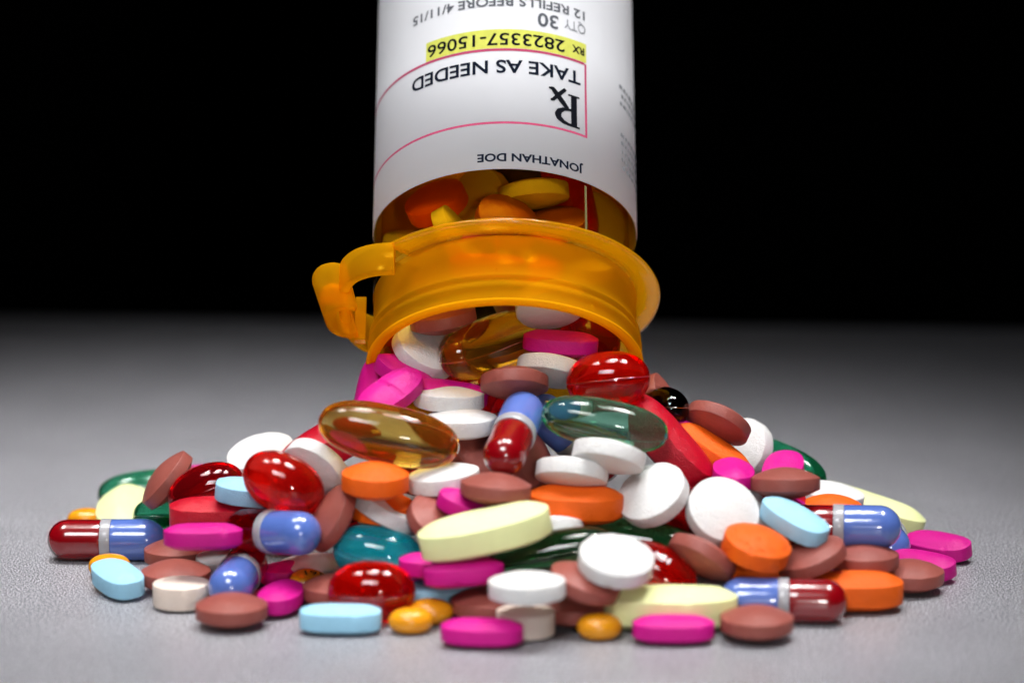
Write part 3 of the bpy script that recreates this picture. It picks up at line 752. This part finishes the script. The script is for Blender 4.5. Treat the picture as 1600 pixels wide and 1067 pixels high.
PILLS = [
    ('capsule', '', (-67.93, 1.14, 3.41), (0.0000, 0.0000, 0.0000, 1.0000), 'maroon and blue capsule lying flat on the table at the far left end'),
    ('coated_pill', '', (-65.94, -10.55, 1.85), (0.9962, 0.0000, 0.0000, 0.0872), 'small yellow orange pill half hidden behind the small sky blue caplet'),
    ('blue_caplet', '', (-63.18, -21.28, 2.47), (0.8639, 0.0520, 0.0203, -0.5005), 'sky blue caplet lying askew on the table in front of the yellow orange pill'),
    ('brown_tablet', '', (-55.31, -5.23, 2.60), (1.0000, 0.0000, 0.0000, 0.0000), 'brown tablet lying under the bright pink caplet beside the red and blue capsule'),
    ('brown_tablet', '', (-53.96, -19.98, 2.60), (1.0000, 0.0087, 0.0000, 0.0000), 'brown tablet lying flat directly behind the small cream tablet at the front corner'),
    ('cream_tablet', '', (-52.15, -29.26, 2.20), (1.0000, 0.0000, 0.0000, 0.0000), 'cream flat sided tablet standing before a brown tablet near the sky blue caplet'),
    ('white_tablet', '', (-45.91, -11.44, 2.37), (0.9998, 0.0000, 0.0175, 0.0000), 'white tablet lying on the table partly covered by a blue capsule end'),
    ('capsule', 'clear', (-43.36, -25.83, 4.20), (0.7460, 0.0009, -0.0229, 0.6656), 'capsule with its round blue end facing forward and its clear red end behind'),
    ('brown_tablet', '', (-43.13, -40.91, 2.60), (1.0000, 0.0000, 0.0000, 0.0000), 'brown tablet frontmost on the table between the cream and pink ones'),
    ('magenta_caplet', '', (-36.19, -31.55, 2.12), (0.7547, 0.0000, 0.0000, 0.6561), 'pink caplet turned end on beside the frontmost brown tablet'),
    ('magenta_caplet', '', (-34.68, -16.05, 2.12), (0.9763, 0.0000, 0.0000, 0.2164), 'pink caplet lying in shade behind the blue capsule end'),
    ('coated_pill', 'print', (-32.23, -22.85, 2.14), (0.9677, 0.1522, 0.1314, 0.1522), 'yellow pill with black printed characters tucked behind the big red softgel'),
    ('brown_tablet', '', (-27.51, -29.11, 2.60), (1.0000, 0.0000, 0.0000, 0.0000), 'brown tablet mostly hidden behind the front sky blue caplet and red softgel'),
    ('blue_caplet', '', (-26.16, -44.27, 2.20), (0.9998, 0.0000, 0.0000, -0.0175), 'sky blue caplet frontmost on the table before the glossy red softgel'),
    ('red_softgel', '', (-21.73, -37.19, 4.63), (0.9994, 0.0000, 0.0000, -0.0349), 'glossy red softgel standing on the table behind the front sky blue caplet'),
    ('coated_pill', '', (-15.44, -44.11, 1.85), (0.9976, 0.0000, 0.0000, 0.0698), 'small yellow pill on the table just beside the end of the front sky blue caplet'),
    ('coated_pill', '', (-12.49, -38.95, 1.85), (0.9990, 0.0000, 0.0000, -0.0436), 'small yellow pill directly behind another yellow pill near the red softgel'),
    ('blue_caplet', '', (-11.73, -30.74, 2.20), (0.9998, 0.0000, 0.0000, 0.0175), 'sky blue caplet lying behind the two small yellow pills'),
    ('magenta_caplet', '', (-4.51, -51.84, 2.12), (0.9994, 0.0000, 0.0000, -0.0349), 'pink caplet frontmost of all on the table between yellow pill and cream tablet'),
    ('brown_tablet', '', (-3.87, -37.68, 2.60), (1.0000, 0.0000, 0.0000, 0.0000), 'brown tablet lying behind the frontmost pink caplet'),
    ('cream_tablet', '', (2.08, -46.01, 2.20), (1.0000, 0.0000, 0.0000, 0.0000), 'cream tablet on the table right behind the end of the frontmost pink caplet'),
    ('brown_tablet', '', (9.44, -40.36, 2.60), (1.0000, 0.0000, 0.0000, 0.0000), 'brown tablet on the table behind the small yellow pill and cream tablet'),
    ('coated_pill', '', (13.24, -47.65, 1.85), (0.9994, 0.0000, 0.0000, 0.0349), 'small yellow pill alone in front of the large pale yellow caplet'),
    ('yellow_caplet', '', (24.22, -42.50, 3.45), (1.0000, 0.0000, 0.0000, 0.0000), 'large pale yellow caplet lying flat on the table behind a pink caplet'),
    ('magenta_caplet', '', (24.34, -49.84, 2.12), (1.0000, 0.0000, 0.0000, 0.0000), 'pink caplet lying flat in front of the large pale yellow caplet'),
    ('brown_tablet', '', (37.05, -48.11, 2.60), (1.0000, 0.0000, 0.0000, 0.0000), 'brown tablet in front of the blue and maroon capsule at the front'),
    ('capsule', '', (41.93, -38.19, 3.41), (0.9994, 0.0000, 0.0000, -0.0349), 'blue and maroon capsule lying on the table behind a brown tablet'),
    ('orange_caplet', '', (53.93, -30.97, 3.05), (1.0000, 0.0000, 0.0000, 0.0000), 'orange caplet lying flat on the table beyond the maroon capsule end'),
    ('brown_tablet', '', (63.86, -19.85, 2.60), (1.0000, 0.0000, 0.0000, 0.0000), 'brown tablet at the outer edge of the pile in front of the pink caplets'),
    ('magenta_caplet', '', (66.99, -11.30, 2.17), (0.9300, 0.0814, -0.0312, -0.3570), 'pink caplet behind the outermost brown tablet at the thin end of the pile'),
    ('magenta_caplet', '', (71.43, 1.56, 2.18), (0.9285, 0.0976, -0.0375, -0.3564), 'outermost pink caplet on the table at the far right tip of the pile'),
    ('magenta_caplet', '', (58.08, -17.09, 2.12), (0.9848, 0.0000, 0.0000, -0.1736), 'pink caplet with only its tip showing behind the flat orange caplet'),
    ('orange_caplet', '', (42.39, -23.98, 3.18), (0.9976, -0.0698, 0.0000, 0.0000), 'orange caplet showing as a thin ridge above the front blue and maroon capsule'),
    ('magenta_caplet', '', (-13.12, -21.55, 2.12), (0.9962, 0.0000, 0.0000, 0.0872), 'pink caplet mostly hidden behind the sky blue caplet and the red softgel'),
    ('magenta_caplet', '', (-28.24, -15.45, 2.05), (0.9994, 0.0000, 0.0000, -0.0349), 'pink caplet showing as a sliver between the blue capsule and the red softgel'),
    ('white_tablet', '', (-31.92, -14.77, 2.37), (1.0000, 0.0000, 0.0000, 0.0000), 'white tablet in deep shade under the blue capsule end and teal softgel'),
    ('coated_pill', '', (-74.24, 22.15, 1.85), (1.0000, 0.0000, 0.0000, 0.0000), 'yellow orange pill peeping out behind the far left capsule'),
    ('green_softgel', 'deep', (-63.62, 34.30, 4.02), (0.9916, -0.1099, -0.0280, 0.0626), 'green softgel at the back left edge of the pile behind the leaning brown tablet'),
    ('yellow_caplet', '', (-67.13, 17.83, 3.85), (0.6905, -0.0062, -0.0617, 0.7207), 'pale yellow caplet poking up behind the far left maroon and blue capsule'),
    ('white_tablet', '', (2.25, -50.49, 8.65), (0.9999, -0.0141, -0.0091, -0.0025), 'white tablet lying level on brown tablets above the cream tablet'),
    ('brown_tablet', '', (11.02, -43.79, 7.58), (0.9855, 0.0587, 0.1589, -0.0021), 'brown tablet shaded beneath the tilted white tablet near the front'),
    ('white_tablet', '', (15.81, -44.25, 11.21), (0.9837, 0.1677, 0.0652, -0.0032), 'white tablet tilted to show its face above the large pale yellow caplet'),
    ('red_softgel', 'print', (22.49, -33.55, 6.26), (0.9600, -0.0913, 0.2194, -0.1485), 'red softgel with white printed marks behind the tilted white tablet'),
    ('brown_tablet', '', (29.65, -33.28, 9.02), (0.2445, 0.9340, -0.0955, -0.2423), 'brown tablet leaning on its rim between the printed red softgel and the orange tablet'),
    ('orange_tablet', 'pit', (37.97, -34.34, 10.88), (0.9829, 0.1366, 0.1219, -0.0184), 'orange tablet with pitted stamped face leaning below the large white tablet'),
    ('brown_tablet', '', (47.07, -29.58, 8.04), (0.9801, 0.0718, -0.1755, -0.0590), 'brown tablet tilted up beside the pitted orange tablet under the sky blue one'),
    ('brown_tablet', '', (55.93, -24.05, 6.37), (0.9983, -0.0095, -0.0052, -0.0568), 'brown tablet resting on the flat orange caplet below the blue capsule'),
    ('capsule', '', (52.13, -21.21, 11.09), (0.0546, 0.0022, 0.1189, 0.9914), 'maroon and blue capsule whose blue end points out of the pile'),
    ('blue_caplet', '', (44.49, -27.41, 13.38), (0.9090, 0.0664, 0.1351, -0.3886), 'sky blue caplet tilted against the blue and maroon capsule'),
    ('white_tablet', '', (33.23, -25.91, 14.47), (0.9094, 0.3979, 0.1166, 0.0318), 'large white tablet turned nearly face on beside the red caplet'),
    ('white_tablet', '', (36.57, -20.82, 11.99), (0.9142, 0.3669, 0.1663, 0.0437), 'white tablet mostly hidden behind the big face on white tablet'),
    ('white_tablet', '', (22.36, -23.99, 16.80), (0.9352, 0.2795, -0.2034, -0.0774), 'white tablet turned nearly face on beside the level orange caplet'),
    ('orange_caplet', '', (10.09, -24.33, 15.42), (0.9998, 0.0077, 0.0142, -0.0067), 'orange caplet lying level in the middle beside the long pale yellow caplet'),
    ('yellow_caplet', '', (-4.13, -38.04, 14.30), (0.9926, 0.0550, -0.0993, 0.0434), 'large pale yellow caplet slanting upward across the middle of the pile'),
    ('white_tablet', '', (5.66, -27.60, 11.58), (0.2296, 0.9727, 0.0016, 0.0331), 'white tablet half hidden behind the raised end of the slanting yellow caplet'),
    ('magenta_caplet', '', (-5.69, -29.78, 15.91), (0.9838, 0.0724, 0.1524, -0.0609), 'pink caplet wedged under a brown tablet behind the slanting yellow caplet'),
    ('brown_tablet', '', (-2.55, -32.14, 19.64), (0.9988, -0.0332, 0.0350, 0.0015), 'brown tablet lying level below the upright red and blue capsule'),
    ('brown_tablet', '', (-11.29, -27.94, 13.32), (0.9497, 0.2095, 0.2252, 0.0595), 'brown tablet tilted beside the slanting yellow caplet and the small pink caplet'),
    ('white_tablet', '', (-20.01, -22.15, 13.76), (0.9698, -0.0225, 0.2423, 0.0155), 'white tablet slanting downward above the teal softgel'),
    ('brown_tablet', '', (-28.62, -24.70, 13.20), (0.8685, 0.1986, -0.4479, -0.0754), 'brown tablet standing on edge between the blue capsule end and teal softgel'),
    ('orange_tablet', '', (-21.56, -26.36, 19.68), (0.9992, 0.0291, 0.0140, 0.0222), 'orange tablet lying beneath the long amber softgel'),
    ('orange_tablet', '', (-20.48, -22.07, 13.97), (0.9986, 0.0066, 0.0474, 0.0215), 'orange tablet in deep shade under the brighter orange tablet'),
    ('white_tablet', '', (-10.85, -21.35, 18.74), (0.9983, 0.0036, -0.0569, 0.0109), 'white tablet under the amber softgel next to the level brown tablet'),
    ('brown_tablet', '', (-4.58, -12.28, 20.52), (0.9459, 0.2521, 0.1965, 0.0563), 'brown tablet tilted between the amber softgel and the upright capsule'),
    ('brown_tablet', '', (3.04, -13.17, 19.73), (0.8167, 0.3385, 0.4326, 0.1770), 'brown tablet standing upright behind the red end of the upright capsule'),
    ('capsule', '', (0.29, -20.85, 26.11), (0.6066, 0.1502, 0.0839, -0.7762), 'upright capsule with blue top and red bottom in the middle of the pile'),
    ('amber_softgel', '', (-19.60, -20.90, 25.98), (0.8936, -0.4361, 0.0964, 0.0451), 'long clear amber softgel lying across the top of the pile'),
    ('green_softgel', '', (14.87, -17.28, 26.96), (0.9849, 0.1436, 0.0850, -0.0469), 'long clear green softgel lying across the top beside the upright capsule'),
    ('white_tablet', '', (15.35, -23.16, 22.95), (0.2188, 0.9699, -0.0381, -0.0994), 'white tablet tipped with its underside showing just under the green softgel'),
    ('white_tablet', '', (9.53, -22.57, 20.01), (0.2214, 0.9732, -0.0235, -0.0580), 'white tablet lying under another white tablet above the level orange caplet'),
    ('red_caplet', '', (25.30, -11.08, 22.38), (0.9104, 0.0551, 0.3870, -0.1358), 'large red caplet sloping down beside the green softgel'),
    ('white_tablet', '', (28.11, -4.91, 15.43), (0.8713, 0.2971, 0.3761, 0.1053), 'white tablet seen as a pale curved rim behind the sloping red caplet'),
    ('magenta_caplet', '', (31.63, -3.84, 19.97), (0.9322, 0.0658, 0.3228, -0.1501), 'pink caplet with only its corner showing behind the sloping red caplet'),
    ('orange_caplet', '', (32.60, -4.18, 19.16), (0.9576, 0.0053, 0.2707, -0.0983), 'orange caplet sloping down under the thick brown tablet'),
    ('brown_tablet', '', (34.12, -1.22, 23.80), (0.2942, 0.9313, -0.0932, -0.1936), 'brown tablet resting on the sloping orange caplet at the upper edge of the pile'),
    ('white_tablet', '', (39.43, 13.97, 15.67), (0.8446, 0.3996, -0.3138, -0.1688), 'white tablet leaning at the back beside the sloping orange caplet'),
    ('green_softgel', 'deep', (45.39, 17.44, 12.71), (0.9356, -0.0490, 0.1213, -0.3280), 'green softgel at the back edge behind the pink and brown tablets'),
    ('magenta_caplet', '', (45.46, 3.98, 14.40), (0.7824, 0.0797, -0.0875, 0.6115), 'pink caplet with its rounded top rising behind a level brown tablet'),
    ('magenta_caplet', '', (35.70, -15.08, 18.10), (0.7137, 0.0334, 0.0138, 0.6995), 'pink caplet turned end on beside the sloping orange caplet'),
    ('brown_tablet', '', (43.72, -19.14, 17.65), (0.9961, -0.0758, -0.0065, -0.0441), 'brown tablet lying level at the shoulder of the pile below the green softgel'),
    ('white_tablet', '', (53.51, 4.82, 9.87), (0.9960, 0.0152, 0.0722, -0.0498), 'white tablet at the back edge of the pile behind an orange tablet'),
    ('orange_tablet', '', (52.32, -5.94, 9.74), (0.9986, 0.0066, -0.0123, -0.0509), 'orange tablet lying level above the blue end of the capsule'),
    ('magenta_caplet', '', (42.17, -12.01, 12.89), (0.9231, 0.0636, 0.0602, -0.3745), 'pink caplet right behind the tilted sky blue caplet'),
    ('red_caplet', '', (38.94, -10.91, 12.65), (0.9896, 0.0603, 0.0754, -0.1068), 'red caplet glimpsed between white and pink ones in the pile'),
    ('magenta_caplet', '', (40.25, -10.34, 12.56), (0.9991, 0.0207, 0.0314, -0.0169), 'pink caplet glimpsed under the level brown tablet at the shoulder'),
    ('yellow_caplet', '', (61.04, 16.86, 4.46), (0.9849, 0.0096, 0.1376, -0.1047), 'pale yellow caplet sloping to the table beyond the blue capsule end'),
    ('capsule', '', (62.89, 2.46, 3.41), (0.7193, 0.0000, 0.0000, 0.6947), 'capsule with only a bit of blue end showing beyond the larger blue end'),
    ('magenta_caplet', '', (7.99, -1.62, 37.26), (0.9992, 0.0171, 0.0328, -0.0181), 'pink caplet lying in the mouth of the bottle'),
    ('white_tablet', '', (6.27, -0.35, 43.55), (0.3545, 0.9334, 0.0149, 0.0540), 'white tablet hanging just under the upper rim of the bottle mouth'),
    ('white_tablet', '', (-14.22, 0.81, 35.73), (0.9433, 0.2347, 0.2245, 0.0680), 'white tablet leaning against the inner side of the bottle mouth'),
    ('amber_softgel', '', (-3.39, 0.45, 36.62), (-0.4165, -0.0836, 0.0252, 0.9049), 'amber softgel pointing its round end out of the bottle mouth'),
    ('brown_tablet', '', (-11.40, -0.52, 41.23), (0.9964, 0.0055, -0.0839, 0.0108), 'brown tablet high inside the bottle mouth above the white one'),
    ('brown_tablet', '', (1.33, 13.39, 40.01), (0.3069, 0.8931, -0.1080, -0.3108), 'brown tablet slanting inside the bottle mouth behind the amber softgel'),
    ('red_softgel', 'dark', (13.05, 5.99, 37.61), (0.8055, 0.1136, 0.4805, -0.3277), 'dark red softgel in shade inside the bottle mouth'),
    ('white_tablet', '', (16.32, 13.87, 32.33), (0.9986, 0.0505, -0.0036, -0.0156), 'white tablet in shade at the inner edge of the bottle mouth'),
    ('white_tablet', '', (6.48, -3.00, 32.92), (0.2302, 0.9693, -0.0260, -0.0818), 'white tablet under the pink caplet at the lip of the bottle'),
    ('brown_tablet', '', (0.38, -10.63, 32.33), (0.2237, 0.9747, -0.0004, -0.0000), 'brown tablet spilling over the lip below the amber softgel'),
    ('red_softgel', '', (15.56, -10.71, 32.81), (0.9922, -0.0964, -0.0574, -0.0547), 'red softgel tumbling out at the lip of the bottle mouth'),
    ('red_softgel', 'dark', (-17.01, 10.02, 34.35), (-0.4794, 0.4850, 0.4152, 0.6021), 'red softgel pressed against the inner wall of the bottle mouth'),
    ('magenta_caplet', '', (-23.23, 1.69, 29.44), (0.7425, -0.0841, -0.4759, 0.4638), 'pink caplet leaning outward below the bottle rim'),
    ('magenta_caplet', 'score', (-19.64, -12.01, 30.75), (0.8950, 0.2149, -0.1467, 0.3623), 'pink caplet face up with a score line above the amber softgel'),
    ('magenta_caplet', '', (-17.40, -3.34, 32.02), (0.9237, 0.0196, 0.1873, -0.3337), 'pink caplet slanting across the lip of the bottle mouth'),
    ('magenta_caplet', '', (-10.06, -6.77, 29.84), (0.9972, 0.0262, 0.0701, 0.0011), 'pink caplet in shade beneath the amber softgel in the mouth'),
    ('white_tablet', '', (-10.22, -7.32, 29.20), (0.9998, -0.0014, 0.0191, 0.0103), 'white tablet lying upon another white tablet beside the pink scored caplet'),
    ('white_tablet', '', (-8.19, -12.79, 26.05), (1.0000, -0.0043, 0.0016, 0.0083), 'white tablet lying between the long amber softgel and the upright capsule'),
    ('coated_pill', '', (-4.83, 3.28, 26.37), (0.9055, 0.0066, -0.0021, 0.4242), 'yellow pill glimpsed behind the blue top of the upright capsule'),
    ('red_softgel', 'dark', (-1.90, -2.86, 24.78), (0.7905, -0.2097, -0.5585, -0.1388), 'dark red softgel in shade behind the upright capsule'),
    ('capsule', 'flip', (9.97, -5.57, 22.07), (0.9147, -0.1628, 0.3305, 0.1660), 'capsule with blue end in shade below the long green softgel'),
    ('dark_softgel', 'black', (24.41, 4.81, 24.64), (0.7872, -0.0950, -0.0817, -0.6039), 'nearly black softgel behind the end of the green softgel'),
    ('brown_tablet', '', (25.07, 6.92, 25.08), (0.8148, 0.1801, 0.5428, 0.0948), 'brown tablet standing on edge at the back beside the red softgel'),
    ('red_caplet', '', (-30.05, 2.40, 19.81), (0.9592, 0.0887, -0.2404, 0.1193), 'red caplet rising behind the end of the long amber softgel'),
    ('white_tablet', '', (-31.57, -16.44, 19.24), (0.4387, 0.8645, -0.0875, -0.2290), 'white tablet lying tipped beside the big red softgel under the amber one'),
    ('white_tablet', '', (-42.25, 6.89, 16.41), (0.9817, 0.1578, -0.1049, 0.0201), 'white tablet lying highest on the left shoulder of the pile'),
    ('brown_tablet', '', (-38.81, -6.92, 15.78), (0.9986, 0.0140, -0.0331, 0.0384), 'brown tablet mostly hidden behind the big red softgel'),
    ('red_softgel', '', (-36.32, -22.11, 18.26), (0.7353, -0.6360, 0.2216, 0.0758), 'big clear red softgel perched on the shoulder of the pile'),
    ('blue_caplet', '', (-41.60, -15.60, 15.27), (0.9966, 0.0591, 0.0545, 0.0198), 'sky blue caplet half hidden behind the big red softgel'),
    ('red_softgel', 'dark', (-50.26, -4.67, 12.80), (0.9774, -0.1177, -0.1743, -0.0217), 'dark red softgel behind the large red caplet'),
    ('brown_tablet', '', (-52.45, 9.54, 11.36), (0.9986, 0.0111, 0.0119, 0.0500), 'brown tablet lying behind the dark red softgel'),
    ('magenta_caplet', '', (-52.27, 21.00, 9.61), (0.9933, 0.0822, 0.0122, 0.0806), 'pink caplet with just its top showing behind a brown tablet'),
    ('brown_tablet', '', (-57.66, 2.12, 13.38), (0.9045, 0.0131, -0.4227, 0.0555), 'brown tablet standing on edge leaning against the dark red softgel'),
    ('red_caplet', '', (-46.89, -13.27, 10.55), (0.9988, 0.0147, 0.0035, 0.0470), 'large red caplet lying above the bright pink caplet'),
    ('magenta_caplet', '', (-48.75, -26.98, 10.82), (0.9984, -0.0320, 0.0018, 0.0458), 'bright pink caplet lying on a brown tablet beside the left capsule'),
    ('green_softgel', 'deep', (-54.31, 10.15, 5.33), (0.9919, -0.1154, 0.0062, 0.0529), 'green softgel glimpsed under the leaning brown tablet'),
    ('capsule', 'clear', (-37.89, -25.26, 11.19), (0.3865, -0.0258, 0.1017, 0.9163), 'red and blue capsule pointing its shiny blue end outward under the red softgel'),
    ('teal_softgel', '', (-21.10, -26.83, 7.82), (0.9940, -0.0134, 0.0944, -0.0532), 'teal blue softgel behind the glossy red softgel'),
    ('magenta_caplet', '', (-7.38, -39.50, 8.11), (0.9986, -0.0292, -0.0408, 0.0189), 'pink caplet under the slanting pale yellow caplet'),
    ('magenta_caplet', '', (-11.45, -32.94, 7.61), (0.9999, -0.0024, 0.0030, -0.0093), 'pink caplet in shade behind the teal softgel'),
    ('dark_softgel', '', (6.21, -35.08, 9.66), (0.9865, -0.1261, -0.1000, -0.0299), 'dark green softgel lying below the orange caplet and behind the white tablet'),
    ('dark_softgel', '', (20.39, -24.98, 8.93), (0.9892, -0.1160, 0.0621, -0.0646), 'dark green softgel lying behind the tilted white tablet beneath the level orange caplet'),
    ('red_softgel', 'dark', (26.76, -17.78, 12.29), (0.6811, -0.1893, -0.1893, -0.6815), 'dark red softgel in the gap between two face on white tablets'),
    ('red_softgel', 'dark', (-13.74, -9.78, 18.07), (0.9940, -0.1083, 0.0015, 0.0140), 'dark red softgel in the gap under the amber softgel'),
    ('brown_tablet', '', (7.59, -12.16, 17.82), (0.9991, 0.0138, 0.0405, -0.0071), 'brown tablet deep in the gap between the white tablets and upright capsule'),
    ('magenta_caplet', '', (32.08, -20.38, 6.61), (0.9999, 0.0002, -0.0082, -0.0114), 'pink caplet glimpsed beneath the large face on white tablet'),
    ('brown_tablet', '', (42.19, -15.65, 6.66), (0.9986, 0.0033, 0.0317, -0.0425), 'brown tablet in shade beneath the tilted sky blue caplet'),
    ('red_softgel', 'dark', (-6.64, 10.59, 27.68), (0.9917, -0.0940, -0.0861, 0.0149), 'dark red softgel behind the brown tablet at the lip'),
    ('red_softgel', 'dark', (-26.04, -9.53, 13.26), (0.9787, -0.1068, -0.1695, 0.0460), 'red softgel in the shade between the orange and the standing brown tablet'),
    ('orange_tablet', '', (-12.72, 13.66, 58.54), (0.9613, 0.1817, -0.1988, 0.0575), 'orange tablet seen through the amber wall just under the label'),
    ('white_tablet', '', (-9.34, 4.86, 53.68), (0.8662, 0.1097, 0.4822, 0.0715), 'white tablet standing against the amber wall above the rim'),
    ('white_tablet', '', (-5.22, 15.80, 58.39), (0.7726, 0.5461, -0.2651, -0.1859), 'white tablet seen dimly through the amber wall between an orange and a level tablet'),
    ('white_tablet', '', (3.74, 8.95, 60.73), (0.1672, 0.9850, 0.0035, 0.0419), 'white tablet lying level behind the amber wall under the label'),
    ('red_caplet', '', (9.65, 17.26, 60.06), (0.2613, 0.5609, -0.0659, 0.7828), 'red caplet seen through the amber wall close to the label edge'),
    ('brown_tablet', '', (-0.73, 1.41, 56.83), (0.9316, 0.3063, 0.1857, 0.0615), 'brown tablet seen through the amber wall in the middle'),
    ('brown_tablet', '', (7.11, 7.32, 55.49), (0.9850, 0.1519, -0.0800, -0.0188), 'brown tablet seen low through the amber wall'),
    ('white_tablet', '', (14.22, 23.66, 53.32), (0.8335, 0.4782, 0.2432, 0.1321), 'white tablet seen through the amber wall at its outer side'),
    ('white_tablet', '', (-16.30, 17.10, 50.28), (0.9906, 0.1034, 0.0856, 0.0251), 'white tablet seen through the amber plastic just above the rim'),
    ('magenta_caplet', '', (-4.18, -2.98, 50.26), (0.9980, 0.0563, -0.0004, 0.0270), 'pink caplet seen through the amber neck'),
    ('white_tablet', '', (11.31, 11.23, 48.48), (0.9916, 0.1031, 0.0786, -0.0025), 'white tablet seen through the amber neck'),
    ('brown_tablet', '', (-11.72, 7.46, 46.55), (0.9950, 0.0572, -0.0816, 0.0067), 'brown tablet seen through the amber neck'),
    ('orange_tablet', '', (3.15, 4.06, 48.73), (0.9999, 0.0122, -0.0005, -0.0032), 'orange tablet seen through the amber neck'),
]
for row in PILLS: build_pill(*row)
